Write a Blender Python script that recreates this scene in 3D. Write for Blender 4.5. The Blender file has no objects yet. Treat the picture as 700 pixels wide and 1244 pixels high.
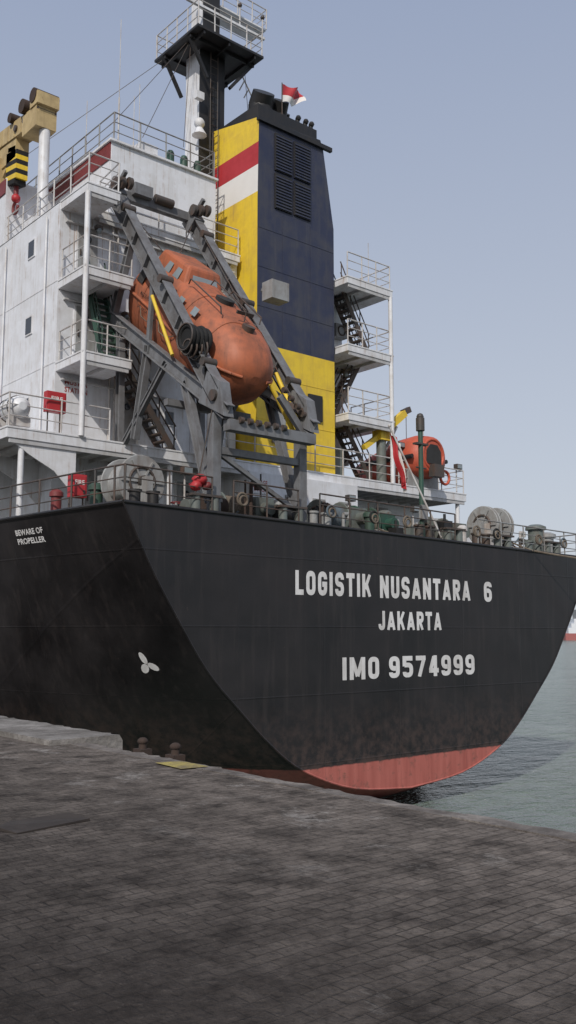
import bpy, math, random
from mathutils import Vector, Matrix
from mathutils.bvhtree import BVHTree
random.seed(4)
scene=bpy.context.scene
scene.view_settings.view_transform='Standard'
scene.view_settings.look='None'
scene.view_settings.exposure=0

# ------------------------------------------------------------------ materials
MATS={}
def nodes_of(name):
    m=bpy.data.materials.new(name); m.use_nodes=True
    nt=m.node_tree; b=nt.nodes['Principled BSDF']
    MATS[name]=m
    return m,nt,b
def N(nt,t,**kw):
    n=nt.nodes.new(t)
    for k,v in kw.items():
        if k in n.inputs.keys(): n.inputs[k].default_value=v
        else: setattr(n,k,v)
    return n
def noise(nt,vec,scale,detail=4,rough=.6,mapscale=None):
    if mapscale:
        mp=N(nt,'ShaderNodeMapping'); mp.inputs['Scale'].default_value=mapscale
        nt.links.new(vec,mp.inputs['Vector']); vec=mp.outputs[0]
    n=N(nt,'ShaderNodeTexNoise'); n.inputs['Scale'].default_value=scale
    n.inputs['Detail'].default_value=detail; n.inputs['Roughness'].default_value=rough
    nt.links.new(vec,n.inputs['Vector']); return n.outputs['Fac']
def mrange(nt,v,a,b,c=0.,d=1.):
    n=N(nt,'ShaderNodeMapRange'); n.inputs[1].default_value=a;n.inputs[2].default_value=b
    n.inputs[3].default_value=c;n.inputs[4].default_value=d
    nt.links.new(v,n.inputs[0]); return n.outputs[0]
def mix(nt,f,a,b,mode='MIX'):
    n=N(nt,'ShaderNodeMix',data_type='RGBA'); n.blend_type=mode
    def s(sock,v):
        if isinstance(v,(tuple,list)): sock.default_value=(v[0],v[1],v[2],1)
        elif isinstance(v,(int,float)): sock.default_value=v
        else: nt.links.new(v,sock)
    s(n.inputs[0],f); s(n.inputs[6],a); s(n.inputs[7],b); return n.outputs[2]
def math_(nt,op,a,b=None):
    n=N(nt,'ShaderNodeMath',operation=op)
    for i,v in enumerate((a,b)):
        if v is None: continue
        if isinstance(v,(int,float)): n.inputs[i].default_value=v
        else: nt.links.new(v,n.inputs[i])
    return n.outputs[0]
def bump(nt,b,h,strength=.2,dist=.02):
    n=N(nt,'ShaderNodeBump'); n.inputs['Strength'].default_value=strength; n.inputs['Distance'].default_value=dist
    nt.links.new(h,n.inputs['Height']); nt.links.new(n.outputs[0],b.inputs['Normal'])
def paint(name,col,dirt=None,damt=.5,rough=.5,rust=.0,metal=0,rustcol=(.13,.05,.025),bmp=.15,streak=0,scol=(.30,.17,.09)):
    m,nt,b=nodes_of(name)
    g=N(nt,'ShaderNodeNewGeometry').outputs['Position']
    dirt=dirt or tuple(c*.45 for c in col)
    n1=noise(nt,g,1.6,4,.65)
    f=math_(nt,'MULTIPLY',mrange(nt,n1,.40,.72),damt)
    c=mix(nt,f,col,dirt)
    if damt>.35:
        st=noise(nt,g,1.0,3,.6,(5,5,.5))
        f2=math_(nt,'MULTIPLY',mrange(nt,st,.50,.78),damt)
        c=mix(nt,f2,c,dirt)
    if rust>0:
        n3=noise(nt,g,2.2,6,.75,(1.6,1.6,.7))
        f3=mrange(nt,n3,.72-rust*.25,.78-rust*.2)
        c=mix(nt,f3,c,rustcol)
    if streak>0:
        s2=noise(nt,g,1.0,2,.6,(11,11,.45))
        f4=math_(nt,'MULTIPLY',mrange(nt,s2,.58,.70),mrange(nt,n1,.42,.62))
        c=mix(nt,math_(nt,'MULTIPLY',f4,streak),c,scol)
    nt.links.new(c,b.inputs['Base Color'])
    nt.links.new(mrange(nt,n1,.3,.7,rough-.08,rough+.14),b.inputs['Roughness'])
    b.inputs['Metallic'].default_value=metal
    if bmp>0:
        nb=noise(nt,g,4,1); bump(nt,b,nb,bmp,.012)
    return m
paint('white',(.73,.74,.765),(.38,.34,.29),.42,.5,.18,streak=.65)
paint('white_wall',(.72,.735,.77),(.46,.445,.42),.42,.55,.12,streak=.55)
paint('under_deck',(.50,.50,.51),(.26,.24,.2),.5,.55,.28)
paint('rail_white',(.58,.57,.56),(.24,.17,.12),.6,.5,.34)
paint('rail_grey',(.27,.28,.28),(.13,.09,.07),.7,.5,.4)
paint('rail_dark',(.06,.055,.05),(.11,.06,.04),.7,.5,.4)
paint('davit_grey',(.18,.185,.195),(.08,.07,.065),.75,.55,.27)
paint('orange',(.43,.125,.055),(.19,.075,.045),.85,.6,.20,rustcol=(.12,.052,.035),streak=.6,scol=(.09,.045,.03))
paint('orange_bright',(.55,.10,.05),(.25,.06,.04),.5,.5,.1)
paint('yellow',(.78,.55,.035),(.48,.31,.07),.5,.5,.14,streak=.35)
paint('cream',(.54,.41,.20),(.24,.17,.09),.6,.6,.28)
paint('red',(.45,.03,.035),None,.3,.45)
paint('dark_red',(.20,.035,.035),None,.4,.5,.1)
paint('flag_white',(.75,.73,.70),None,.1,.8)
paint('navy',(.024,.029,.062),(.065,.065,.075),.7,.45,.06,streak=.35,scol=(.09,.085,.085))
paint('black',(.013,.013,.014),(.035,.03,.027),.6,.5,.1)
paint('rubber',(.010,.010,.010),None,.3,.8)
paint('green',(.028,.085,.06),(.05,.05,.04),.7,.55,.38)
paint('grey_green',(.14,.165,.155),(.10,.08,.06),.7,.5,.35)
paint('grey',(.32,.33,.33),(.16,.13,.11),.7,.5,.33)
paint('rope',(.18,.15,.115),(.09,.065,.05),.8,.9)
paint('rope_blue',(.10,.14,.17),(.09,.065,.05),.8,.9)
paint('rust',(.055,.034,.025),(.025,.018,.015),.8,.85)
paint('board',(.028,.022,.019),(.06,.048,.041),.8,.9)
paint('deck_paint',(.09,.12,.10),(.10,.055,.04),.8,.7,.4)
paint('glass',(.03,.035,.045),None,.1,.12,bmp=0)
paint('pane',(.25,.29,.31),None,.3,.2,bmp=0)
paint('mark_white',(.74,.73,.72),(.40,.37,.34),.5,.6,.12,rustcol=(.10,.07,.06))
paint('mark_red',(.36,.04,.03),None,.3,.6)
paint('dark_interior',(.03,.03,.03),None,.3,.8)
paint('distant_red',(.36,.12,.11),None,.3,.6)
paint('distant_white',(.70,.72,.75),None,.2,.6)

# hull paint: black topsides, faded red boot-topping below a level line
m,nt,b=nodes_of('hull_paint')
g=N(nt,'ShaderNodeNewGeometry').outputs['Position']
sep=N(nt,'ShaderNodeSeparateXYZ'); nt.links.new(g,sep.inputs[0])
n1=noise(nt,g,.5,5,.62); n2=noise(nt,g,1.2,4,.6,(3.5,3.5,.3)); n3=noise(nt,g,3,6,.75)
blk=mix(nt,mrange(nt,n1,.38,.66),(.0080,.0068,.0070),(.020,.0170,.0170))
blk=mix(nt,math_(nt,'MULTIPLY',mrange(nt,n2,.52,.76),.42),blk,(.048,.039,.036))
low=mrange(nt,sep.outputs[2],-2.3,-.2,1,0)
blk=mix(nt,math_(nt,'MULTIPLY',math_(nt,'MULTIPLY',low,mrange(nt,n3,.42,.60)),.7),blk,(.085,.055,.045))
blk=mix(nt,mrange(nt,n3,.675,.72,0,.85),blk,(.065,.048,.040))
pink=mix(nt,mrange(nt,n2,.35,.7),(.47,.145,.115),(.35,.095,.075))
pink=mix(nt,mrange(nt,n3,.54,.68),pink,(.18,.085,.065))
wob=math_(nt,'ADD',sep.outputs[2],math_(nt,'MULTIPLY',n3,.12))
fz=mrange(nt,wob,-2.13,-2.09)
nt.links.new(mix(nt,fz,pink,blk),b.inputs['Base Color'])
nt.links.new(mrange(nt,n1,.3,.7,.36,.56),b.inputs['Roughness'])
def seam(axis_out,period,off,w):
    a=math_(nt,'ADD',axis_out,off); a=math_(nt,'DIVIDE',a,period); a=math_(nt,'FRACT',a)
    a=math_(nt,'SUBTRACT',a,.5); a=math_(nt,'ABSOLUTE',a)
    return mrange(nt,a,.5-w/period,.5,0,1)
s1=seam(sep.outputs[2],1.9,.15,.03); s2=seam(sep.outputs[0],3.1,.4,.03); s3=seam(sep.outputs[1],6.3,.2,.03)
ss=math_(nt,'MAXIMUM',s1,s2); ss=math_(nt,'MAXIMUM',ss,s3)
dn=noise(nt,g,.9,1,.5)
h=math_(nt,'ADD',math_(nt,'MULTIPLY',ss,.35),math_(nt,'MULTIPLY',dn,2.2))
bump(nt,b,h,.45,.03)

# water
m,nt,b=nodes_of('sea')
g=N(nt,'ShaderNodeNewGeometry').outputs['Position']
n1=noise(nt,g,.55,4,.62,(1,1.9,1)); n2=noise(nt,g,.10,2,.6); n3=noise(nt,g,2.6,3,.65,(1,1.6,1))
wc=mix(nt,mrange(nt,n2,.35,.65),(.14,.185,.155),(.19,.235,.20))
wc=mix(nt,mrange(nt,n1,.40,.62,.0,.6),wc,(.070,.10,.085))
nt.links.new(wc,b.inputs['Base Color'])
b.inputs['Roughness'].default_value=.14; b.inputs['IOR'].default_value=1.33
h=math_(nt,'ADD',n1,math_(nt,'MULTIPLY',n3,.38)); h=math_(nt,'ADD',h,math_(nt,'MULTIPLY',n2,1.5))
bump(nt,b,h,1.0,1.25)

# quay pavers
m,nt,b=nodes_of('quay_pavers')
g=N(nt,'ShaderNodeNewGeometry').outputs['Position']
sep=N(nt,'ShaderNodeSeparateXYZ'); nt.links.new(g,sep.inputs[0])
nw=N(nt,'ShaderNodeTexNoise'); nw.inputs['Scale'].default_value=1.1; nw.inputs['Detail'].default_value=5
nt.links.new(g,nw.inputs['Vector'])
vm=N(nt,'ShaderNodeVectorMath',operation='SCALE'); vm.inputs['Scale'].default_value=.15
nt.links.new(nw.outputs['Color'],vm.inputs[0])
va=N(nt,'ShaderNodeVectorMath',operation='ADD'); nt.links.new(g,va.inputs[0]); nt.links.new(vm.outputs[0],va.inputs[1])
bt=N(nt,'ShaderNodeTexBrick'); bt.inputs['Scale'].default_value=1.0
bt.inputs['Brick Width'].default_value=.21; bt.inputs['Row Height'].default_value=.105
bt.inputs['Mortar Size'].default_value=.008; bt.inputs['Mortar Smooth'].default_value=.7
bt.inputs['Color1'].default_value=(.62,.62,.62,1); bt.inputs['Color2'].default_value=(1,1,1,1); bt.inputs['Mortar'].default_value=(.42,.42,.42,1)
nt.links.new(va.outputs[0],bt.inputs['Vector'])
n1=noise(nt,g,.45,6,.65); n2=noise(nt,g,2.3,6,.72); n3=noise(nt,g,16,3,.7)
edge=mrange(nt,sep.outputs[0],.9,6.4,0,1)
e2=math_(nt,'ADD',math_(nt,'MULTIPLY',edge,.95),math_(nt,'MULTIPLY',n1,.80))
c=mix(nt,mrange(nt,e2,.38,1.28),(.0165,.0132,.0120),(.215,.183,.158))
c=mix(nt,math_(nt,'MULTIPLY',mrange(nt,n2,.40,.66),.80),c,(.020,.0163,.0145))
wear=mrange(nt,math_(nt,'ADD',n1,math_(nt,'MULTIPLY',edge,.15)),.42,.70,.20,.85)
c=mix(nt,wear,c,bt.outputs['Color'],'MULTIPLY')
nfx=noise(nt,g,1.3,8,.80,(1,.8,1))
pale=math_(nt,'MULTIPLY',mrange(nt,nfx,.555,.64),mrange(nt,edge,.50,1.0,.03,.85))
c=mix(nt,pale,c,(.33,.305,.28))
nfy=noise(nt,g,2.1,7,.8,(1.3,.5,1))
c=mix(nt,math_(nt,'MULTIPLY',mrange(nt,nfy,.635,.68),.45),c,(.17,.155,.14))
c=mix(nt,math_(nt,'MULTIPLY',mrange(nt,n3,.58,.70),.30),c,(.14,.12,.105))
c=mix(nt,math_(nt,'MULTIPLY',mrange(nt,n3,.48,.30),.5),c,(.008,.007,.006))
nt.links.new(c,b.inputs['Base Color'])
nt.links.new(mrange(nt,n2,.3,.7,.75,.97),b.inputs['Roughness'])
b.inputs['Specular IOR Level'].default_value=.15
h=math_(nt,'ADD',math_(nt,'MULTIPLY',math_(nt,'MULTIPLY',bt.outputs['Fac'],wear),-.6),math_(nt,'MULTIPLY',n2,1.4)); h=math_(nt,'ADD',h,math_(nt,'MULTIPLY',n3,.9))
bump(nt,b,h,.85,.024)

def concrete(name,col,dk):
    m,nt,b=nodes_of(name)
    g=N(nt,'ShaderNodeNewGeometry').outputs['Position']
    n1=noise(nt,g,1.4,7,.7); n2=noise(nt,g,9,5,.7)
    c=mix(nt,mrange(nt,n1,.40,.64),dk,col); c=mix(nt,math_(nt,'MULTIPLY',mrange(nt,n2,.45,.65),.6),c,dk)
    nt.links.new(c,b.inputs['Base Color']); b.inputs['Roughness'].default_value=.88
    bump(nt,b,math_(nt,'ADD',n1,n2),.7,.04)
concrete('concrete',(.26,.23,.205),(.075,.062,.053))
concrete('concrete_pale',(.30,.28,.26),(.13,.118,.105))
concrete('yellow_worn',(.46,.37,.09),(.15,.12,.08))

# ------------------------------------------------------------------ mesh builder
class MB:
    def __init__(s): s.v=[];s.f=[];s.m=[];s.names=[];s.sm=[]
    def mi(s,n):
        if n not in s.names: s.names.append(n)
        return s.names.index(n)
    def add(s,vs,fs,mat,smooth=False):
        o=len(s.v); s.v+= [tuple(v) for v in vs]; k=s.mi(mat)
        for f in fs: s.f.append([o+i for i in f]); s.m.append(k); s.sm.append(smooth)
    def box(s,x0,x1,y0,y1,z0,z1,mat):
        vs=[(x,y,z) for z in (z0,z1) for y in (y0,y1) for x in (x0,x1)]
        s.add(vs,[(0,2,3,1),(4,5,7,6),(0,1,5,4),(2,6,7,3),(0,4,6,2),(1,3,7,5)],mat)
    def beam(s,p0,p1,w,h,mat,up=(0,0,1)):
        p0=Vector(p0);p1=Vector(p1);d=(p1-p0).normalized();up=Vector(up)
        if abs(d.dot(up))>.98: up=Vector((0,1,0))
        a=d.cross(up).normalized()*w/2; b=a.cross(d).normalized()*h/2
        vs=[p+sa*a+sb*b for p in (p0,p1) for sa,sb in ((-1,-1),(1,-1),(1,1),(-1,1))]
        s.add(vs,[(0,1,2,3),(4,7,6,5),(0,4,5,1),(1,5,6,2),(2,6,7,3),(3,7,4,0)],mat)
    def ibeam(s,p0,p1,w,h,mat,t=.04):
        p0=Vector(p0);p1=Vector(p1);d=(p1-p0).normalized();up=Vector((0,0,1))
        if abs(d.dot(up))>.98: up=Vector((0,1,0))
        a=d.cross(up).normalized(); b=a.cross(d).normalized()
        s.beam(p0,p1,t,h-2*t,mat,up)
        s.beam(p0+b*(h/2-t/2),p1+b*(h/2-t/2),w,t,mat,up); s.beam(p0-b*(h/2-t/2),p1-b*(h/2-t/2),w,t,mat,up)
    def tube(s,p0,p1,r,mat,n=8,r2=None,caps=True):
        p0=Vector(p0);p1=Vector(p1);r2=r if r2 is None else r2
        d=(p1-p0).normalized(); u=Vector((0,0,1)) if abs(d.z)<.95 else Vector((1,0,0))
        a=d.cross(u).normalized(); b=a.cross(d)
        vs=[p+rr*(math.cos(t)*a+math.sin(t)*b) for p,rr in ((p0,r),(p1,r2)) for t in [2*math.pi*i/n for i in range(n)]]
        fs=[(i,(i+1)%n,n+(i+1)%n,n+i) for i in range(n)]
        s.add(vs,fs,mat,n>6)
        if caps: s.add(vs,[tuple(range(n-1,-1,-1)),tuple(range(n,2*n))],mat)
    def path(s,pts,r,mat,n=6):
        for a,b in zip(pts[:-1],pts[1:]): s.tube(a,b,r,mat,n)
    def rings(s,rs,mat,smooth=True,cap=True,closed=True):
        n=len(rs[0]); vs=[p for r in rs for p in r]; fs=[]
        for j in range(len(rs)-1):
            for i in range(n if closed else n-1):
                k=(i+1)%n; fs.append((j*n+i,j*n+k,(j+1)*n+k,(j+1)*n+i))
        s.add(vs,fs,mat,smooth)
        if cap: s.add(vs,[tuple(range(n-1,-1,-1)),tuple(range((len(rs)-1)*n,len(rs)*n))],mat)
    def torus(s,c,R,r,mat,axis='z',n=20,k=8,squash=1):
        rs=[]
        for i in range(n+1):
            t=2*math.pi*i/n; ring=[]
            for j in range(k):
                q=2*math.pi*j/k; rad=R+r*math.cos(q); h=r*math.sin(q)*squash
                p={'z':(rad*math.cos(t),rad*math.sin(t),h),'x':(h,rad*math.cos(t),rad*math.sin(t)),'y':(rad*math.cos(t),h,rad*math.sin(t))}[axis]
                ring.append(tuple(c[a]+p[a] for a in range(3)))
            rs.append(ring)
        s.rings(rs,mat,True,False)
    def ball(s,c,r,mat,n=12,sz=1,lump=0):
        rs=[]
        for j in range(n//2+1):
            ph=math.pi*j/(n//2); rs.append([(c[0]+r*(1+lump*math.sin(5*i+3*j))*math.sin(ph)*math.cos(2*math.pi*i/n),c[1]+r*(1+lump*math.cos(4*i+5*j))*math.sin(ph)*math.sin(2*math.pi*i/n),c[2]+r*sz*math.cos(ph)) for i in range(n)])
        s.rings(rs,mat,True,False)
    def prism(s,pts,ax,a,b,mat):
        def P(p,v): return {'x':(v,p[0],p[1]),'y':(p[0],v,p[1]),'z':(p[0],p[1],v)}[ax]
        n=len(pts); vs=[P(p,a) for p in pts]+[P(p,b) for p in pts]
        s.add(vs,[tuple(range(n))[::-1],tuple(range(n,2*n))]+[(i,(i+1)%n,n+(i+1)%n,n+i) for i in range(n)],mat)
    def rail(s,pts,h=1.0,sp=1.4,mat='rail_white',nr=3,r=.020,rp=.026):
        pts=[Vector(p) for p in pts]
        for a,b in zip(pts[:-1],pts[1:]):
            L=(b-a).length; k=max(1,round(L/sp))
            for i in range(k+1):
                p=a.lerp(b,i/k); j=Vector((random.uniform(-.015,.015),random.uniform(-.015,.015),h)); s.tube(p,p+j,rp,mat,6)
            for q in range(nr):
                z=Vector((0,0,h*(q+1)/nr)); s.tube(a+z,b+z,r*(1.25 if q==nr-1 else .85),mat,6)
    def stairs(s,p0,p1,w,mat,axis='x',rails=True):
        p0=Vector(p0);p1=Vector(p1)
        off=Vector((0,w/2,0)) if axis=='x' else Vector((w/2,0,0))
        for sg in (-1,1):
            s.beam(p0+sg*off,p1+sg*off,.05,.2,mat)
            if rails:
                for hh in (.5,.95): s.tube(p0+sg*off+Vector((0,0,hh)),p1+sg*off+Vector((0,0,hh)),.025,mat,6)
                for t in (0.03,.33,.66,.97):
                    p=p0.lerp(p1,t)+sg*off; s.tube(p,p+Vector((0,0,.95)),.022,mat,6)
        n=max(3,int(abs(p1.z-p0.z)/.22))
        for i in range(1,n):
            p=p0.lerp(p1,i/n)
            if axis=='x': s.box(p.x-.12,p.x+.12,p.y-w/2,p.y+w/2,p.z-.02,p.z+.02,mat)
            else: s.box(p.x-w/2,p.x+w/2,p.y-.12,p.y+.12,p.z-.02,p.z+.02,mat)
    def make(s,name,parent=None,bevel=0):
        me=bpy.data.meshes.new(name); me.from_pydata(s.v,[],s.f); me.update()
        for n in s.names: me.materials.append(MATS[n])
        me.polygons.foreach_set('material_index',s.m); me.polygons.foreach_set('use_smooth',s.sm)
        o=bpy.data.objects.new(name,me); scene.collection.objects.link(o)
        if parent: o.parent=parent
        if bevel:
            bv=o.modifiers.new('bevel','BEVEL'); bv.width=bevel; bv.segments=2; bv.limit_method='ANGLE'
        return o
def empty(name):
    e=bpy.data.objects.new(name,None); scene.collection.objects.link(e); return e
def text_mesh(txt,fat=0.0):
    cu=bpy.data.curves.new('t','FONT'); cu.body=txt; cu.size=1; cu.offset=fat; cu.space_character=1.06
    cu.resolution_u=4
    o=bpy.data.objects.new('t',cu); scene.collection.objects.link(o)
    dg=bpy.context.evaluated_depsgraph_get(); dg.update()
    me=bpy.data.meshes.new_from_object(o.evaluated_get(dg))
    bpy.data.objects.remove(o)
    vs=[v.co.copy() for v in me.vertices]; fs=[list(p.vertices) for p in me.polygons]
    x0=min(v.x for v in vs);x1=max(v.x for v in vs);y0=min(v.y for v in vs);y1=max(v.y for v in vs)
    return [((v.x-x0)/(x1-x0),(v.y-y0)/(y1-y0)) for v in vs],fs
def wall_text(M,txt,xa,xb,za,zb,y,mat,fat=.0):
    vs,fs=text_mesh(txt,fat)
    M.add([(xa+(xb-xa)*u,y,za+(zb-za)*w) for u,w in vs],fs,mat)

# welded / painted block lettering: each glyph is a set of strokes with rounded corners
TH=.22; L_=TH/2; B_=TH/2; T_=1-TH/2
def glyph(ch):
    w={'I':TH,'M':.86,'T':.60,'L':.54,'J':.54,'A':.70,'N':.64,'K':.66}.get(ch,.62); R_=w-TH/2; c=w/2
    G={'L':[([(L_,1),(L_,B_),(w,B_)],0)],
     'O':[([(c,T_),(L_,T_),(L_,B_),(R_,B_),(R_,T_),(c,T_)],.2)],
     'G':[([(R_,.68),(R_,T_),(L_,T_),(L_,B_),(R_,B_),(R_,.47)],.2),([(c-.02,.47),(w,.47)],0)],
     'I':[([(L_,0),(L_,1)],0)],
     'S':[([(R_,.70),(R_,T_),(L_,T_),(L_,.51),(R_,.49),(R_,B_),(L_,B_),(L_,.30)],.18)],
     'T':[([(0,T_),(w,T_)],0),([(c,0),(c,1-TH)],0)],
     'K':[([(L_,0),(L_,1)],0),([(TH*.9,.36),(w-.10,1)],0),([(.30,.56),(w-.10,0)],0)],
     'N':[([(L_,0),(L_,1)],0),([(R_,0),(R_,1)],0),([(L_,.97),(R_,.03)],0)],
     'U':[([(L_,1),(L_,B_),(R_,B_),(R_,1)],.2)],
     'A':[([(L_-.01,0),(c,.95)],0),([(R_+.01,0),(c,.95)],0),([(c-.16,.27),(c+.16,.27)],0)],
     'R':[([(L_,0),(L_,1)],0),([(TH,T_),(R_,T_),(R_,.50),(TH,.50)],.16),([(c-.02,.44),(R_,0)],0)],
     'J':[([(R_,1),(R_,B_),(L_,B_),(L_,.32)],.2)],
     'M':[([(L_,0),(L_,1)],0),([(R_,0),(R_,1)],0),([(L_+.02,.97),(c,.15)],0),([(R_-.02,.97),(c,.15)],0)],
     '6':[([(R_,.74),(R_,T_),(L_,T_),(L_,B_),(R_,B_),(R_,.56),(L_+.1,.56)],.2)],
     '9':[([(L_,.26),(L_,B_),(R_,B_),(R_,T_),(L_,T_),(L_,.44),(R_-.1,.44)],.2)],
     '5':[([(w-.03,T_),(L_,T_),(L_,.52)],0),([(L_,.58),(R_,.58),(R_,B_),(L_,B_),(L_,.26)],.2)],
     '7':[([(0,T_),(w-.02,T_)],0),([(R_,T_),(c-.10,0)],0)],
     '4':[([(c+.1,0),(c+.1,1)],0),([(c+.02,.95),(L_,.30)],0),([(.02,.28),(w,.28)],0)]}[ch]
    return w,G
def rounded(pts,r):
    if r==0: return pts
    out=[pts[0]]
    for i in range(1,len(pts)-1):
        p=Vector(pts[i]);a=Vector(pts[i-1])-p;b=Vector(pts[i+1])-p
        rr=min(r,a.length/2*.98 if i>1 else a.length*.9,b.length/2*.98 if i<len(pts)-2 else b.length*.9)
        s_=p+a.normalized()*rr;e=p+b.normalized()*rr
        for k in range(7):
            t=k/6; q=s_*(1-t)**2+p*2*t*(1-t)+e*t*t; out.append((q.x,q.y))
    out.append(pts[-1]); return out
def block_text(M,txt,xa,xb,za,zb,y,mat):
    gap=.17; tot=0; gl=[]
    for ch in txt:
        w,G=glyph(ch); gl.append((tot,w,G)); tot+=w+gap
    tot-=gap; sx=(xb-xa)/tot; sz=zb-za; k=0
    for o,w,G in gl:
        for pts,r in G:
            k+=1; P=[Vector(p) for p in rounded(pts,r)]; vs=[]
            for i,p in enumerate(P):
                if i==0: d=P[1]-p
                elif i==len(P)-1: d=p-P[i-1]
                else: d=(P[i+1]-p).normalized()+(p-P[i-1]).normalized()
                d.normalize(); nrm=Vector((-d.y,d.x)); ln=TH/2
                if 0<i<len(P)-1:
                    dd=(p-P[i-1]).normalized(); ln=TH/2/max(.5,abs(dd.dot(d)))
                if len(P)==2 and abs(d.x)>.15 and abs(d.y)>.15: ln=TH/2*.95
                for s_ in (1,-1):
                    q=p+nrm*ln*s_
                    vs.append((xa+(o+q.x)*sx,y-.0006*(k%5),za+max(0,min(1,q.y))*sz))
            fs=[(2*i,2*i+1,2*i+3,2*i+2) for i in range(len(P)-1)]
            M.add(vs,fs,mat)

# ------------------------------------------------------------------ ship hull
CX=21.75; YT=19.71
ship=empty('cargo_ship')
def catmull(P,k):
    out=[]
    for i in range(len(P)-1):
        p0=P[max(i-1,0)];p1=P[i];p2=P[i+1];p3=P[min(i+2,len(P)-1)]
        for j in range(k):
            t=j/k
            out.append(tuple(.5*((2*p1[a])+(-p0[a]+p2[a])*t+(2*p0[a]-5*p1[a]+4*p2[a]-p3[a])*t*t+(-p0[a]+3*p1[a]-3*p2[a]+p3[a])*t**3) for a in (0,1)))
    out.append(P[-1]); return out
tr=catmull([(10.2,4.75),(9.4,3.25),(8.6,2.0),(7.65,.65),(6.6,-.4),(5.45,-1.45),(4.3,-2.2),(2.4,-2.85),(0,-3.08)],4)
fw=catmull([(11.9,4.75),(11.9,3.2),(11.9,1.4),(11.8,-.6),(11.5,-2.6),(10.6,-4.6),(8.5,-6),(4.5,-7),(0,-7.2)],4)
def zdrop(x,z): return z-.34*max(0,min(1,(x-11.55)/20.4))*max(0,(z+3)/7.75)
def section(y):
    dy=y-YT; w=1-math.exp(-dy/11); tp=1.0
    if y>95: tp=max(.02,1-((y-95)/27)**2)
    half=[((a[0]*(1-w)+b[0]*w)*tp,a[1]*(1-w)+b[1]*w) for a,b in zip(tr,fw)]
    full=[(CX-s,z) for s,z in half]+[(CX+s*1.012,z) for s,z in half[-2::-1]]
    return [(x,y,zdrop(x,z)) for x,z in full]
ys=[YT,20.2,21,22,23.5,25,27,29.5,32,36,41,48,58,70,85,95,103,110,116,120,121.8]
secs=[section(y) for y in ys]
H=MB(); H.rings(secs,'hull_paint',True,False,False)
hull=H.make('hull',ship)
n=len(secs[0]); r0=secs[0]
TM=MB(); vs=[];fs=[]; K=24; half=(n-1)//2
for i in range(half+1):
    a=Vector(r0[i]);b_=Vector(r0[n-1-i])
    for k in range(K+1): vs.append(a.lerp(b_,k/K))
for i in range(half):
    for k in range(K):
        q=[i*(K+1)+k,i*(K+1)+k+1,(i+1)*(K+1)+k+1,(i+1)*(K+1)+k]
        if i==half-1: q=[q[0],q[1],q[2]]
        fs.append(tuple(q)[::-1])
TM.add(vs,fs,'hull_paint'); TM.make('transom',ship)
D=MB()
vs=[];fs=[]
for s_ in secs:
    a=s_[0];b_=s_[-1]; vs+= [(a[0],a[1],a[2]-.06),(b_[0],b_[1],b_[2]-.06)]
for j in range(len(secs)-1): fs.append((2*j,2*j+1,2*j+3,2*j+2))
D.add(vs,fs,'deck_paint')
D.path([Vector(p)+Vector((0,-.0,0.02)) for p in [s_[0] for s_ in secs[:12]]],.05,'black')
D.path([Vector(p)+Vector((0,-.0,0.02)) for p in [s_[-1] for s_ in secs[:12]]],.05,'black')
D.tube(Vector(r0[0])+Vector((0,0,.02)),Vector(r0[-1])+Vector((0,0,.02)),.05,'black')
D.path([Vector(p)+Vector((0,.0,0)) for p in r0],.03,'hull_paint')
D.make('main_deck',ship)
R=MB()
R.prism([(22.2,-3.0),(25.2,-3.2),(25.2,-8),(22.0,-8)],'x',CX-.28,CX+.28,'hull_paint')
R.tube((CX,23.2,-3.2),(CX,23.2,-1.5),.4,'hull_paint',12)
R.make('rudder',ship)
TX=MB(); yy=YT-.006
block_text(TX,'LOGISTIK',17.10,20.12,2.64,3.33,yy,'mark_white')
block_text(TX,'NUSANTARA',20.50,24.82,2.63,3.31,yy,'mark_white')
block_text(TX,'6',25.55,25.98,2.62,3.30,yy,'mark_white')
block_text(TX,'JAKARTA',20.42,23.32,1.66,2.24,yy,'mark_white')
block_text(TX,'IMO',18.9,20.42,.22,.87,yy,'mark_white')
block_text(TX,'9574999',20.85,24.95,.22,.87,yy,'mark_white')
TX.make('stern_lettering',ship)
bv=BVHTree.FromPolygons([v.co.copy() for v in hull.data.vertices],[list(p.vertices) for p in hull.data.polygons])
def shell(y,z):
    h=bv.ray_cast(Vector((0,y,z)),Vector((1,0,0)))
    return (h[0].x-.012,y,z) if h[0] else (11,y,z)
PT=MB()
for txt,z0,z1 in (('BEWARE OF',4.27,4.43),('PROPELLER',4.03,4.19)):
    v2,f2=text_mesh(txt,.03); PT.add([shell(24.72-1.35*u,z0+(z1-z0)*w) for u,w in v2],f2,'mark_white')
for k in range(3):
    th=math.radians(100+120*k); pts=[]
    for i in range(12):
        t=2*math.pi*i/12; lx=.17+.16*math.cos(t); ly=.10*math.sin(t)
        pts.append(shell(21.35-(lx*math.cos(th)-ly*math.sin(th)),.75+lx*math.sin(th)+ly*math.cos(th)))
    PT.add(pts,[tuple(range(12))],'mark_white')
PT.make('port_side_marks',ship)

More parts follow.
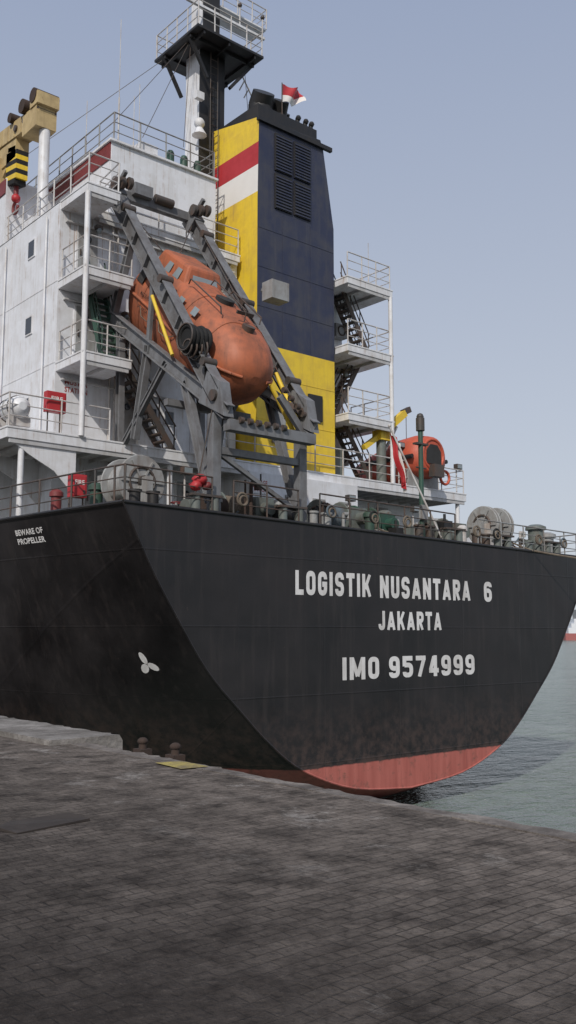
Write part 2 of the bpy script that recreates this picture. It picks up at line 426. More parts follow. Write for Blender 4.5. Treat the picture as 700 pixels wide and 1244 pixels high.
# ------------------------------------------------------------------ deckhouse
Z1,Z2,Z3,Z4,Z5=7.45,10.1,12.82,15.5,18.3
W=MB()
W.box(13.0,20.2,26.6,48,4.7,Z4-.01,'white_wall')
W.box(20.2,24.2,28.6,48,4.7,Z4-.01,'white_wall')
W.box(24.2,26.3,27.3,48,4.7,Z4-.01,'white_wall')
W.box(14.9,19.3,26.75,40,Z4+.0,Z5,'white_wall')
W.box(19.3,25.2,29.6,40,Z4+.0,Z5,'white_wall')
W.box(13.0,14.9,31,40,Z4,Z5-.3,'white_wall')
W.box(14.86,14.9,26.8,40,Z5-.62,Z5+.05,'dark_red')
W.box(12.96,13.0,31,40,Z5-.9,Z5-.35,'dark_red')
W.box(14.80,19.35,26.65,40.05,Z5,Z5+.08,'white')
W.box(19.4,24.6,24.75,26.9,4.7,Z1-.36,'white_wall')
W.box(26.2,30.4,26.8,38,4.7,Z1-.36,'white_wall')
W.box(10.95,13.0,29.5,45,4.7,Z1-.36,'white_wall')
for z in (7.5,10.1,12.8): W.box(12.988,13.0,26.62,47,z,z+.05,'white')
for y in (30.2,33.4,36.8,41): W.box(12.99,13.0,y,y+.04,7.5,15.2,'white')
W.make('house_walls',ship,.02)
S=MB()
def slab(x0,x1,y0,y1,z,t=.30):
    S.box(x0,x1,y0,y1,z-.06,z,'white'); S.box(x0+.02,x1-.02,y0+.02,y1,z-t,z-.06,'white')
    k=int((x1-x0)/.7)
    for i in range(1,k): 
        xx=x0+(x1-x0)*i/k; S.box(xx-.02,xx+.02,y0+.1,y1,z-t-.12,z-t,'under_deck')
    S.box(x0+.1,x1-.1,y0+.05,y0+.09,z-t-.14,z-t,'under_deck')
slab(10.75,31.3,24.9,46,Z1,.34)
slab(13.0,14.75,24.8,26.6,Z2); slab(13.0,14.75,24.8,26.6,Z3)
slab(13.0,14.2,24.8,46,Z4); slab(14.2,20.15,26.3,46,Z4,.28)
for z in (Z2-.15,Z3-.15,Z4-.1): slab(24.3,26.9,24.9,27.3,z)
slab(24.3,26.9,27.3,46,Z4-.1)
for (x,y,z0,z1) in ((13.08,24.88,Z1,Z4-.3),(26.8,24.98,Z1,Z4-.4),(30.9,25.1,4.7,Z1-.36),(11.3,25.1,4.7,Z1-.36),(16.4,25.1,4.7,Z1-.36)):
    S.tube((x,y,z0),(x,y,z1),.09,'white',12)
for yb in (25.0,27.5,30):
    S.prism([(10.95,7.05),(13.0,7.05),(13.0,5.6),(12.3,6.3),(11.5,6.7)],'y',yb,yb+.06,'white')
S.make('deck_slabs',ship,.012)

F=MB()
def window_side(y,z,w=.42,h=.55):
    F.box(12.965,13.0,y-w/2-.05,y+w/2+.05,z-h/2-.05,z+h/2+.05,'white'); F.box(12.955,12.975,y-w/2,y+w/2,z-h/2,z+h/2,'glass')
for y,z in ((28.6,14.5),(28.6,11.8),(31.5,14.5),(31.5,11.8),(34.5,14.5),(28.6,9.0),(34.5,11.8),(37.5,14.5),(37.5,11.8)): window_side(y,z)
for y in (27.4,30.6): F.tube((12.93,y,Z1),(12.93,y,Z4-.3),.035,'white',8)
def door(x,z,y=26.6,w=.7,h=1.8,mat='white'):
    F.box(x-w/2-.06,x+w/2+.06,y-.05,y,z+.15,z+h+.27,'white'); F.box(x-w/2,x+w/2,y-.075,y-.02,z+.2,z+h+.2,mat)
    F.box(x-w/2+.05,x-w/2+.09,y-.12,y-.07,z+1.0,z+1.2,'rail_dark')
    F.ball((x,y-.08,z+1.6),.12,'glass',10)
door(14.0,Z3,mat='grey'); door(14.0,Z2,mat='grey'); door(15.6,Z1,mat='grey'); door(18.6,Z1); door(18.2,Z3); door(18.2,Z2)
for z in (Z2-.15,Z3-.15): door(25.2,z,27.3,mat='grey')
door(25.0,Z1,27.3); door(14.5,4.75,mat='grey'); door(18,4.75,mat='grey'); door(28,4.75,26.8,mat='grey')
for z in (Z1,Z2,Z3):
    for x in (16.6,17.3,19.4):
        F.box(x-.22,x+.22,26.57,26.6,z+1.2,z+1.75,'white'); F.box(x-.17,x+.17,26.555,26.58,z+1.25,z+1.7,'glass')
for x in (14.9,15.1,16.0,18.9,19.8): F.tube((x,26.5,Z1),(x,26.5,Z4-.3),.035,'rail_white',6)
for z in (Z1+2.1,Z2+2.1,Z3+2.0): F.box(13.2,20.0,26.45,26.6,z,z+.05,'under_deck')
for x,z in ((15.4,Z2+2),(17.9,Z1+2),(14.3,Z3+2),(25.6,Z3+1.9),(25.6,Z2+1.9)):
    F.box(x-.12,x+.12,26.3,26.5,z,z+.12,'rail_dark'); F.ball((x,26.35,z-.06),.1,'pane',8)
for z in (Z3,Z2,Z1): 
    F.box(25.6,26.25,26.9,27.3,z+.9,z+1.45,'grey'); F.torus((25.9,26.88,z+1.17),.2,.03,'rail_dark','y',14,6)
F.box(24.5,25.3,26.2,26.9,Z1,Z1+1.4,'grey_green')
for x,y,z in ((29.9,24.92,Z1+.55),): F.torus((x,y,z),.28,.06,'orange_bright','y',20,8)
wall_text(F,'MUSTER',13.35,14.15,9.45,9.62,26.59,'mark_red',.02)
wall_text(F,'STATION',13.35,14.15,9.2,9.37,26.59,'mark_red',.02)
F.box(19.42,20.2,24.715,24.735,6.33,6.87,'white')
wall_text(F,'GARBAGE',19.46,20.16,6.64,6.80,24.71,'mark_red',.02)
wall_text(F,'STATION',19.46,20.16,6.40,6.56,24.71,'mark_red',.02)
for x in (21.3,22.6,23.9):
    F.box(x-.3,x+.3,24.70,24.75,5.4,6.4,'grey')
    for i in range(7): F.box(x-.27,x+.27,24.66,24.70,5.45+i*.135,5.51+i*.135,'rail_dark')
F.make('house_fittings',ship)

RL=MB()
RL.rail([(10.85,45,Z1),(10.85,25.0,Z1),(14.1,25.0,Z1)],1.0,1.5)
RL.rail([(18.4,25.0,Z1),(31.2,25.0,Z1),(31.2,40,Z1)],1.0,1.4)
for z in (Z2,Z3): RL.rail([(13.08,26.5,z),(13.08,24.9,z),(14.7,24.9,z)],1.0,.9)
RL.rail([(13.1,44,Z4),(13.1,24.9,Z4),(14.15,24.9,Z4),(14.3,26.4,Z4),(20.1,26.4,Z4)],1.0,1.2)
for z in (Z2-.15,Z3-.15,Z4-.1): RL.rail([(24.4,25.0,z),(26.8,25.0,z),(26.8,27.3,z)],1.0,.8)
RL.rail([(26.8,27.3,Z4-.1),(26.8,40,Z4-.1)],1.0,1.4)
RL.rail([(15.0,40,Z5+.08),(15.0,26.8,Z5+.08),(19.25,26.8,Z5+.08),(19.25,29.6,Z5+.08),(25,29.6,Z5+.08)],1.05,1.0,'rail_grey')
RL.make('white_railings',ship)
RD=MB()
edge_p=[Vector(s_[0])+Vector((.1,0,.02)) for s_ in secs[:10]]
edge_s=[Vector(s_[-1])+Vector((-.1,0,.02)) for s_ in secs[:10]]
a=edge_p[0]+Vector((0,.12,0)); b_=edge_s[0]+Vector((0,.12,0))
RD.rail(edge_p[::-1][:-1]+[a],.95,1.5,'rail_dark')
RD.rail([a,a.lerp(b_,.13)],.95,1.3,'rail_dark'); RD.rail([a.lerp(b_,.165),a.lerp(b_,.28)],.95,1.3,'rail_dark'); RD.rail([a.lerp(b_,.32),a.lerp(b_,.62)],.95,1.35,'rail_dark')
RD.rail([a.lerp(b_,.68),b_],.9,1.3,'rail_grey')
RD.rail([b_]+edge_s[1:],.95,1.5,'rail_grey')
RD.make('stern_railing',ship)

ST=MB()
ST.stairs((14.3,25.4,Z2),(14.3,26.5,Z3),.6,'green','y')
ST.stairs((16.9,25.9,Z1),(14.9,25.9,Z2),.7,'rail_dark','x')
ST.stairs((26.5,26.1,Z1),(24.8,26.1,Z2-.15),.6,'rail_dark','x')
ST.stairs((24.8,26.6,Z2-.15),(26.4,26.6,Z3-.15),.6,'rail_dark','x')
ST.stairs((26.4,26.1,Z3-.15),(24.8,26.1,Z4-.1),.6,'rail_dark','x')
ST.make('stairways',ship)

# ------------------------------------------------------------------ funnel
FN=MB()
fx0,fx1,fy0,fy1=20.3,24.15,25.5,28.45
def fprof(z):
    t=max(0,min(1,(z-17.4)/3.2))
    return fx0+.05*t,fx1-.55*t,fy0,fy1-.0*t
levs=[(Z1,'yellow','yellow'),(12.0,'yellow','navy'),(17.78,'flag_white','navy'),(18.85,'red','navy'),(19.75,'yellow','navy'),(20.55,None,None)]
for (za,pm,am),(zb,_,_) in zip(levs[:-1],levs[1:]):
    cuts=[za,zb]
    if za<17.4<zb: cuts=[za,17.4,zb]
    for a,b2 in zip(cuts[:-1],cuts[1:]):
        A=fprof(a);B=fprof(b2)
        k=lambda P,z:[(P[0],P[2],z),(P[1],P[2],z),(P[1],P[3],z),(P[0],P[3],z)]
        q=k(A,a)+k(B,b2)
        FN.add(q,[(0,1,5,4)],am); FN.add(q,[(1,2,6,5),(2,3,7,6)],am); FN.add(q,[(3,0,4,7)],pm)
P=fprof(20.55)
q=[(P[0],P[2],20.55),(P[1],P[2],20.55),(P[1],P[3],20.55),(P[0],P[3],20.55),(P[0]+.02,P[2]+.05,20.75),(P[1]-.1,P[2]+.05,20.95),(P[1]-.1,P[3],21.5),(P[0]+.02,P[3],21.4)]
FN.add(q,[(0,1,5,4),(1,2,6,5),(2,3,7,6)],'black'); FN.add(q,[(3,0,4,7)],'yellow'); FN.add(q,[(4,5,6,7)],'black')
FN.box(20.5,23.5,25.75,28.2,20.9,21.45,'black')
for x,y,r in ((21.3,26.6,.48),(22.2,26.6,.34),(22.9,27.2,.22),(21.9,27.5,.26)):
    FN.tube((x,y,21.2),(x,y,22.0),r,'black',16); FN.tube((x,y,22.0),(x-.1,y-.34,22.4),r,'black',16,r*.9)
for x in (22.7,23.1,23.4): FN.tube((x,26,21.2),(x,26,21.75),.09,'black',8); FN.ball((x,25.95,21.75),.12,'black',8)
FN.box(20.25,24.0,25.38,25.52,20.55,20.72,'black')
for z0,z1 in ((18.85,20.35),(17.35,18.75)):
    for x0,x1 in ((21.1,21.95),(22.05,22.9)):
        FN.box(x0,x1,25.44,25.5,z0,z1,'black'); k=int((z1-z0)/.12)
        for i in range(k): FN.box(x0+.04,x1-.04,25.405,25.44,z0+.03+i*.12,z0+.085+i*.12,'navy')
FN.box(22.75,23.45,25.42,25.5,9.5,10.5,'black')
FN.box(21.0,21.6,25.42,25.5,8.4,9.9,'grey')
for z in (13.4,14.9,16.4): FN.box(fx0+.02,fx1-.02,25.487,25.5,z,z+.025,'navy')
for x in (21.5,22.9): FN.box(x,x+.025,25.489,25.5,12.05,17.2,'navy')
for z in (9.2,10.8): FN.box(fx0+.02,fx1-.02,25.487,25.5,z,z+.025,'yellow')
for s_ in (27.9,28.25): FN.tube((20.22,s_,Z4),(20.22,s_,21.2),.02,'rail_dark',6)
for i in range(18): FN.tube((20.22,27.9,Z4+.2+i*.31),(20.22,28.25,Z4+.2+i*.31),.015,'rail_dark',5)
FN.make('funnel',ship,.01)
def flag_mesh(M,p,w,h,cols,droop,axis=(1,0)):
    nx,nz=14,8
    for k,(c0,c1,mat) in enumerate(cols):
        vs=[];fs=[]
        for j in range(nz+1):
            v=c0+(c1-c0)*j/nz
            for i in range(nx+1):
                u=i/nx; off=.12*math.sin(u*8+v*3)*u
                vs.append((p[0]+u*w*axis[0]-off*axis[1],p[1]+u*w*axis[1]+off*axis[0]+off,p[2]-v*h*(1-.15*u)-droop*u*u*h+.05*math.sin(u*9)))
        for j in range(nz):
            for i in range(nx): q=j*(nx+1)+i; fs.append((q,q+1,q+nx+2,q+nx+1))
        M.add(vs,fs,mat,True)
G=MB(); G.tube((21.9,26,21.2),(21.9,26,22.95),.022,'rail_dark',6)
flag_mesh(G,(21.9,26,22.9),1.05,.75,[(0,.62,'red'),(.62,1,'flag_white')],-.30)
G.make('signal_flag')

# ------------------------------------------------------------------ radar mast
RM=MB()
RM.box(19.75,20.95,28.5,28.56,Z5,24.75,'black')
RM.box(19.75,20.95,28.56,29.5,Z5,24.75,'white')
RM.prism([(28.3,Z5),(28.5,Z5),(28.5,23.5),(28.45,23.5)],'x',20.3,20.4,'black')
RM.box(18.85,22.1,27.4,30.5,24.75,24.85,'black')
for x in (19.2,20.4,21.7): RM.box(x-.04,x+.04,27.45,30.45,24.6,24.75,'black')
for y in (28,29.8): RM.box(18.9,22.05,y-.04,y+.04,24.62,24.75,'black')
for y in (28.1,29.9): RM.beam((20.9,y,23.3),(22,y,24.7),.12,.12,'black'); RM.beam((19.8,y,23.3),(18.95,y,24.7),.12,.12,'black')
RM.rail([(18.9,30.4,24.85),(18.9,27.45,24.85),(22.05,27.45,24.85),(22.05,30.4,24.85),(18.9,30.4,24.85)],1.05,.75)
RM.box(19.9,20.7,28.6,29.4,24.85,31,'white'); RM.box(19.9,20.7,28.53,28.6,24.85,31,'black')
RM.box(18.95,22.9,28.3,28.42,26.4,26.5,'white')
for x in (19.1,21.6,22.8): RM.tube((x,28.36,26.5),(x,28.36,27.4),.03,'rail_white',6); RM.ball((x,28.36,27.4),.1,'rail_dark',8)
RM.box(20.8,23.2,28.6,29.6,27.1,27.17,'white')
RM.rail([(20.9,28.6,27.17),(23.2,28.6,27.17),(23.2,29.6,27.17)],.9,.7)
RM.box(20.95,22.4,28.75,28.95,25.7,25.85,'white') ; RM.tube((21.6,28.85,24.85),(21.6,28.85,25.7),.16,'white',10)
for i in range(5):
    RM.tube((22.1+i*.25,29.0,24.9-i*.25),(22.3+i*.25,29.6,24.85-i*.25),.03,'rail_white',6)
RM.tube((22.05,28.9,24.9),(23.3,29.2,23.7),.035,'rail_white',6)
RM.ball((19.6,28.3,21.4),.22,'white',10); RM.tube((19.6,28.3,21.2),(19.6,28.3,20.9),.13,'white',10,.3)
RM.box(19.4,19.75,28.2,28.4,22.4,22.7,'white')
for x in (20.15,20.5): RM.tube((x,28.35,Z5),(x,28.35,24.7),.02,'rail_dark',6)
for i in range(20): RM.tube((20.15,28.35,Z5+.2+i*.31),(20.5,28.35,Z5+.2+i*.31),.015,'rail_dark',5)
for x,y,z,h in ((15.4,27.2,Z5,5.0),(15.1,29,Z5,2.6),(16.6,28.2,Z5,3.0),(17.6,29.5,Z5,4.5),(18.7,27.6,Z5,2.4),(24.4,29.8,Z5,3.4),(26.6,26,Z4,2.2)):
    RM.tube((x,y,z),(x,y,z+h*.4),.03,'rail_white',6); RM.tube((x,y,z+h*.4),(x,y,z+h),.014,'rail_white',5)
for a,b2 in (((19.0,28.4,24.6),(15.2,27.2,Z5+1)),((19.1,28.4,24.6),(16.5,27.4,Z5+1)),((21.9,28.4,24.6),(23.5,29.6,Z5+1)),((18.9,30,24.6),(13.4,33.5,19.0)),((19.2,28.4,24.6),(18,27,Z5+1))):
    RM.tube(a,b2,.012,'rail_dark',5)
for x in (17.5,18.1,18.7): RM.tube((x,27.1,Z5+.08),(x,27.1,Z5+.55),.15,'green',10); RM.ball((x,27.1,Z5+.6),.15,'green',8)
RM.box(16.2,16.9,27,27.5,Z5+.08,Z5+.6,'white')
RM.make('radar_mast',ship)

# ------------------------------------------------------------------ stores crane
C=empty('stores_crane')
M=MB(); M.tube((13.35,28.7,Z4),(13.35,28.7,19.1),.19,'white',14); M.box(13.0,13.7,28.4,29.0,Z4,Z4+.15,'white'); M.make('crane_post',C)
M=MB(); M.beam((13.3,28.5,19.45),(13.3,36,20.2),.6,.62,'cream'); M.box(12.92,13.68,28.5,29.6,18.95,19.7,'cream')
M.box(12.88,13.7,28.35,28.95,19.7,20.15,'cream')
M.tube((12.85,28.7,20.1),(13.75,28.7,20.1),.26,'rust',14); M.tube((12.85,29.6,20.1),(13.75,29.6,20.1),.26,'rust',14); M.tube((12.85,30.6,20.1),(13.75,30.6,20.1),.18,'rust',12)
M.box(13.05,13.55,30.4,32,18.6,19.4,'cream'); M.box(12.85,13.65,31.6,34.5,18.0,19.0,'cream')
M.beam((13.3,31,19.0),(13.3,34.5,16.6),.4,.5,'cream')
for y in (28.6,29.0,29.6,30.3): M.tube((12.93,y,19.6),(13.67,y,19.6),.12,'rail_dark',8)
for i in range(8): M.box(12.985,13.0,28.8+i*.55,28.86+i*.55,19.2+i*.055,19.75+i*.055,'cream')
M.make('crane_boom',C)
M=MB(); hy=30.75
for i in range(8):
    z0=17.6+i*.18; w=.44 if 0<i<7 else .32
    M.prism([(hy-w,z0),(hy+w,z0+.14),(hy+w,z0+.32),(hy-w,z0+.18)],'x',13.05,13.5,'yellow' if i%2 else 'rubber')
for y in (hy-.2,hy+.2): M.tube((13.25,y,19.0),(13.25,y,19.5),.02,'rail_dark',6)
M.tube((13.28,hy,17.75),(13.28,hy,17.2),.09,'dark_red',10)
M.ball((13.28,hy,17.2),.17,'red',10)
hk=[(13.28,hy+.2*math.sin(t),16.85-.22*math.cos(t)) for t in [math.radians(a) for a in range(180,-120,-25)]]
M.path(hk,.06,'dark_red',8); M.make('hook_block',C)
# ------------------------------------------------------------------ free-fall lifeboat
LB=empty('freefall_lifeboat')
d=Vector((0,-.809,-.588)); nn=Vector((0,-.588,.809)); K0=Vector((15.98,25.45,11.62))
def LP(s_,x,h): return K0+d*s_+nn*h+Vector((x,0,0))
M=MB(); rs=[]
prof=[(-.62,.85,.0,1.80),(-.55,1.04,-.3,1.97),(-.2,1.14,-.48,2.12),(.6,1.18,-.58,2.22),(1.8,1.20,-.64,2.2),(3,1.22,-.68,2.10),(3.9,1.22,-.66,2.0),(4.6,1.18,-.58,1.88),(5.15,1.08,-.42,1.72),(5.55,.92,-.18,1.52),(5.82,.70,.10,1.30),(5.97,.42,.38,1.06),(6.02,.15,.60,.85)]
nk=36; brings=[]
for s_,hw,k0,t0 in prof:
    ring=[]; gz=k0+(t0-k0)*.52
    for i in range(nk):
        a_=2*math.pi*i/nk; ca,sa=math.cos(a_),math.sin(a_)
        x=hw*math.copysign(abs(ca)**.50,ca)
        h=gz+((t0-gz) if sa>0 else (gz-k0))*math.copysign(abs(sa)**(.68 if sa>0 else .85),sa)
        if sa>0: x*=1-.26*abs(sa)
        else: x*=1-.22*abs(sa)
        ring.append(LP(s_,x,h))
    rs.append(ring)
M.rings(rs,'orange')
for j in (3,5,7):
    c_=sum((Vector(p) for p in rs[j]),Vector())/nk
    rr=[c_+(Vector(p)-c_)*1.006 for p in rs[j]]; M.path(rr+[rr[0]],.016,'orange',5)
M.make('boat_hull',LB)
M=MB()
def lbox(s0,s1,x0,x1,h0,h1,mat,taper=0,tf=0):
    vs=[LP(s,x*(1-(taper if h==h1 else 0)),h) for h in (h0,h1) for s in ((s0,s1) if h==h0 else (s0+tf*.4,s1-tf)) for x in (x0,x1)]
    M.add(vs,[(0,2,3,1),(4,5,7,6),(0,1,5,4),(2,6,7,3),(0,4,6,2),(1,3,7,5)],mat)
lbox(-.30,2.1,-.80,.80,1.7,2.52,'orange',.26,.45)
M.make('helm_tower',LB,.09)
M=MB()
for sx in (-1,1):
    pts=[LP(s_,sx*(hw+.01),k0+(t0-k0)*.52) for s_,hw,k0,t0 in prof[:-1]]
    M.path(pts,.05,'orange',8)
    for s0 in (.55,1.15):
        M.add([LP(s0,sx*.765,2.0),LP(s0+.36,sx*.765,2.0),LP(s0+.33,sx*.675,2.32),LP(s0+.05,sx*.675,2.32)],[(0,1,2,3)],'pane')
    for s0 in (2.5,3.4):
        cx=[(s0,1.52,1.135),(s0+.3,1.52,1.135),(s0+.3,1.76,1.045),(s0,1.76,1.045)]
        M.add([LP(a_,sx*c_,b2) for a_,b2,c_ in cx],[(0,1,2,3)],'pane')
    for s0 in (.8,2.1,3.4): 
        M.path([LP(s0,sx*1.25,.72),LP(s0+.3,sx*1.29,.5),LP(s0+.7,sx*1.29,.48),LP(s0+1.1,sx*1.25,.68)],.016,'rope',5)
    M.path([LP(2.2,sx*.75,2.1),LP(2.3,sx*.8,2.28),LP(4.2,sx*.75,2.12),LP(4.3,sx*.7,1.93)],.022,'rail_dark',6)
M.add([LP(2.02,-.5,1.98),LP(2.02,.5,1.98),LP(1.74,.44,2.34),LP(1.74,-.44,2.34)],[(0,1,2,3)],'pane')
M.tube(LP(-.6,0,1.1),LP(-.68,0,1.1),.36,'orange_bright',14)
M.tube(LP(3.2,0,2.02),LP(3.2,0,2.18),.3,'dark_interior',14); M.tube(LP(4.8,0,1.75),LP(4.8,0,1.93),.2,'rail_dark',12)
M.beam(LP(-.1,-.55,-.50),LP(4.8,-.55,-.55),.12,.22,'rail_dark',nn); M.beam(LP(-.1,.55,-.50),LP(4.8,.55,-.55),.12,.22,'rail_dark',nn)
M.beam(LP(-.5,0,-.36),LP(4.4,0,-.66),.14,.2,'dark_red',nn)
for s_ in (.2,4.4): M.beam(LP(s_,-.3,2.15),LP(s_,.3,2.15),.06,.1,'rail_dark',nn)
M.path([LP(2.2,0,2.25),LP(2.3,0,2.45),LP(4.4,0,2.25),LP(4.5,0,1.95)],.02,'rail_dark',6)
M.add([LP(-.25,-1.10,1.30),LP(.25,-1.15,1.30),LP(.25,-1.06,1.72),LP(-.25,-1.0,1.72)],[(0,1,2,3)],'dark_interior')
v2,f2=text_mesh('MAX 25 PERSONS',.02)
M.add([LP(.5+1.0*u,-1.225-.0*w,1.02+.13*w) for u,w in v2],f2,'rubber')
v2,f2=text_mesh('JAKARTA',.02)
M.add([LP(.6+.7*u,-1.24,.62+.13*w) for u,w in v2],f2,'rubber')
M.make('boat_fittings',LB)

# davit
DV=empty('lifeboat_davit')
M=MB(); xl,xr=14.58,17.68
g_='davit_grey'
for x in (xl,xr):
    top=Vector((x,25.9,16.0)); bot=Vector((x,19.95,7.95))
    M.ibeam(bot,top,.34,.50,g_)
    M.beam(top+Vector((0,.1,.1)),top+Vector((0,-.25,-.35)),.42,.6,g_)
    r0_=Vector((x,25.9,11.75)); r1_=Vector((x,19.5,7.42))
    M.ibeam(r0_,r1_,.26,.42,g_)
    M.ibeam((x,24.7,14.1),(x,25.75,11.8),.2,.26,g_)
    M.beam((x,23.4,12.4),(x,23.6,10.4),.12,.16,g_)
    M.prism([(19.5,7.3),(20.7,7.9),(20.3,8.7),(19.7,8.3)],'x',x-.17,x+.17,g_)
    M.tube((x-.25,19.95,7.95),(x+.25,19.95,7.95),.16,'rail_dark',12)
    M.beam((x,20.15,7.5),(x,20.15,4.7),.28,.28,g_)
    M.beam((x,19.98,4.7),(x,20.32,4.7),.5,.12,g_)
    M.ibeam((x,21.6,8.75),(x,20.3,5.1),.2,.28,g_)
    M.ibeam((x,23.6,10.25),(x,24.3,Z1),.2,.26,g_)
    M.ibeam((x,25.3,11.4),(x,25.2,Z1),.2,.24,g_)
    M.ibeam((x,22.6,9.5),(x,24.9,Z1),.14,.2,g_)
    for t in (.12,.5,.88):
        p=bot.lerp(top,t); M.tube(p+Vector((-.22,-.2,.1)),p+Vector((.22,-.2,.1)),.13,'rail_dark',12)
    for t in (.2,.32,.44,.62,.74,.84):
        p=bot.lerp(top,t); M.beam(p+Vector((-.16,0,0)),p+Vector((.16,0,0)),.03,.42,g_,(0,-.59,.8))
for y,z,s_ in ((19.6,7.1,.3),(25.8,11.0,.26),(22.6,8.3,.2)): M.beam((xl,y,z),(xr,y,z),s_,s_,g_)
M.beam((xl,25.95,16.05),(xr,25.95,16.05),.24,.3,g_)
M.beam((xl,20.15,6.5),(xr,20.15,6.5),.2,.2,g_)
M.beam((xl,20.15,6.5),(xr,20.15,5.0),.12,.12,g_)
for x in (xl,xr):
    for k in range(3): M.tube((x-.28+.2*k,25.5-.12*k,16.15),(x-.16+.2*k,25.5-.12*k,16.15),.2,'rail_dark',14)
    M.beam((x,25.8,16.1),(x,25.2,16.5),.12,.14,g_)
M.box(xl+.6,xl+1.3,25.6,26.1,16.1,16.5,'davit_grey'); M.tube((xl+1.5,25.8,16.25),(xl+2.2,25.8,16.25),.16,'rail_dark',12)
for i in range(6): M.tube((xl+.3+i*.3,19.42,7.25),(xl+.42+i*.3,19.42,7.25),.09,'rail_dark',10)
M.box(xr-.05,xr+.65,21.4,21.9,11.9,12.5,'grey'); 
M.beam((xr,22,12.3),(xr+.4,21.6,12.2),.1,.1,g_)
M.beam((xr-1.0,19.9,8.3),(xr+.1,19.9,7.1),.14,.2,g_); M.beam((xr-1.1,20.6,8.6),(xr+.1,19.8,7.8),.14,.2,'rail_dark')
for i in range(5): M.tube((xr-1.0+i*.24,19.75,8.45-i*.2),(xr-.87+i*.24,19.75,8.45-i*.2),.09,'rail_dark',10)
M.make('davit_frame',DV,.008)
M=MB()
M.tube((xl-.25,23.05,11.6),(xl-.25,21.9,9.5),.055,'yellow',12)
M.tube((xr-.3,20.9,9.3),(xr-.3,19.9,7.6),.07,'yellow',12); M.tube((xr-1.0,20.3,8.7),(xr-.1,20.3,7.4),.07,'yellow',10)
M.make('hydraulic_cylinders',DV)
M=MB(); c0=(xl-.15,20.9,9.75)
M.tube((c0[0]-.3,c0[1],c0[2]),(c0[0]+.3,c0[1],c0[2]),.33,'rubber',18)
for q in range(5): M.torus((c0[0]-.28+.14*q,c0[1]+.03*(q%2),c0[2]-.03*(q%3)),.33+.02*(q%2),.075,'rubber','x',20,8)
M.torus((c0[0]-.36,c0[1],c0[2]),.38,.025,'rail_dark','x',20,6)
for k in range(4): M.torus((c0[0]-.3+.15*k,c0[1]-.05,c0[2]-.3),.22+.04*k,.03,'rail_dark','x',16,6)
M.path([(c0[0],c0[1]-.35,c0[2]),(c0[0]+.05,c0[1]-.45,c0[2]-.6),(c0[0]+.2,c0[1]-.2,c0[2]-1.6)],.03,'rubber')
M.make('hose_reel',DV)
M=MB()
for a_,b2 in (((xl+.1,25.7,16.0),(xl+.3,20,8.2)),((xr-.1,25.7,16.0),(xr-.3,20,8.2)),((xl,25.8,15.9),(16.0,24.4,13.4)),((xr,25.8,15.9),(16.0,24.4,13.4)),((xl-.1,20,8),(xl-.4,20.6,4.8))): M.tube(a_,b2,.018,'rail_dark',5)
M.make('wire_falls',DV)

# ------------------------------------------------------------------ rescue boat + its crane
RB=empty('rescue_boat')
M=MB(); rs=[]
for s_,hw,b0,t0 in ((24.4,.62,8.0,9.3),(24.5,.85,7.9,9.5),(25.0,.98,7.8,9.62),(26,1.02,7.8,9.55),(27.2,.95,7.8,9.2),(28,.7,7.95,9.0),(28.6,.3,8.3,8.9),(28.75,.05,8.6,8.8)):
    ring=[]
    for i in range(26):
        a_=2*math.pi*i/26; ca,sa=math.cos(a_),math.sin(a_); mid=b0+(t0-b0)*.45
        ring.append((28.6+hw*math.copysign(abs(ca)**.85,ca),s_,mid+((t0-mid) if sa>0 else (mid-b0))*math.copysign(abs(sa)**.9,sa)))
    rs.append(ring)
M.rings(rs,'orange_bright'); M.make('rescue_hull',RB)
M=MB(); M.prism([(28.15,8.35),(29.05,8.35),(29.02,8.9),(28.8,9.15),(28.4,9.15),(28.18,8.9)],'y',24.36,24.41,'dark_interior'); M.box(28.3,28.9,24.1,24.4,7.8,8.3,'rail_dark')
M.torus((28.6,24.42,8.75),.62,.07,'orange_bright','y',24,8)
M.path([(27.55,24.6,8.6),(27.5,26,8.6),(27.55,27.3,8.6)],.09,'black',8); M.path([(29.65,24.6,8.6),(29.7,26,8.6)],.09,'black',8)
for y in (24.95,27.2): M.prism([(27.7,7.45),(29.5,7.45),(29.5,8.15),(28.9,7.85),(28.3,7.85),(27.7,8.15)],'y',y,y+.12,'grey')
M.tube((28.1,24.5,9.5),(28.1,24.5,10.2),.03,'rail_white',6)
M.make('cradle_and_gear',RB)
RC=empty('rescue_boat_crane')
M=MB(); M.tube((26.6,25.4,Z1),(26.6,25.4,9.3),.2,'grey_green',14); M.box(26.35,26.85,25.15,25.65,9.2,9.6,'yellow')
M.beam((26.5,25.4,9.4),(28.0,25.4,10.55),.22,.28,'yellow'); M.beam((27.9,25.4,10.55),(28.3,25.4,10.75),.2,.24,'rail_dark')
M.tube((26.6,25.4,8.5),(27.5,25.4,9.9),.07,'grey',10); M.tube((28.1,25.4,10.5),(28.1,25.4,9.5),.015,'rail_dark',5)
M.beam((25.6,25.4,8.8),(26.5,25.4,9.4),.18,.2,'yellow')
M.make('crane_arm',RC)
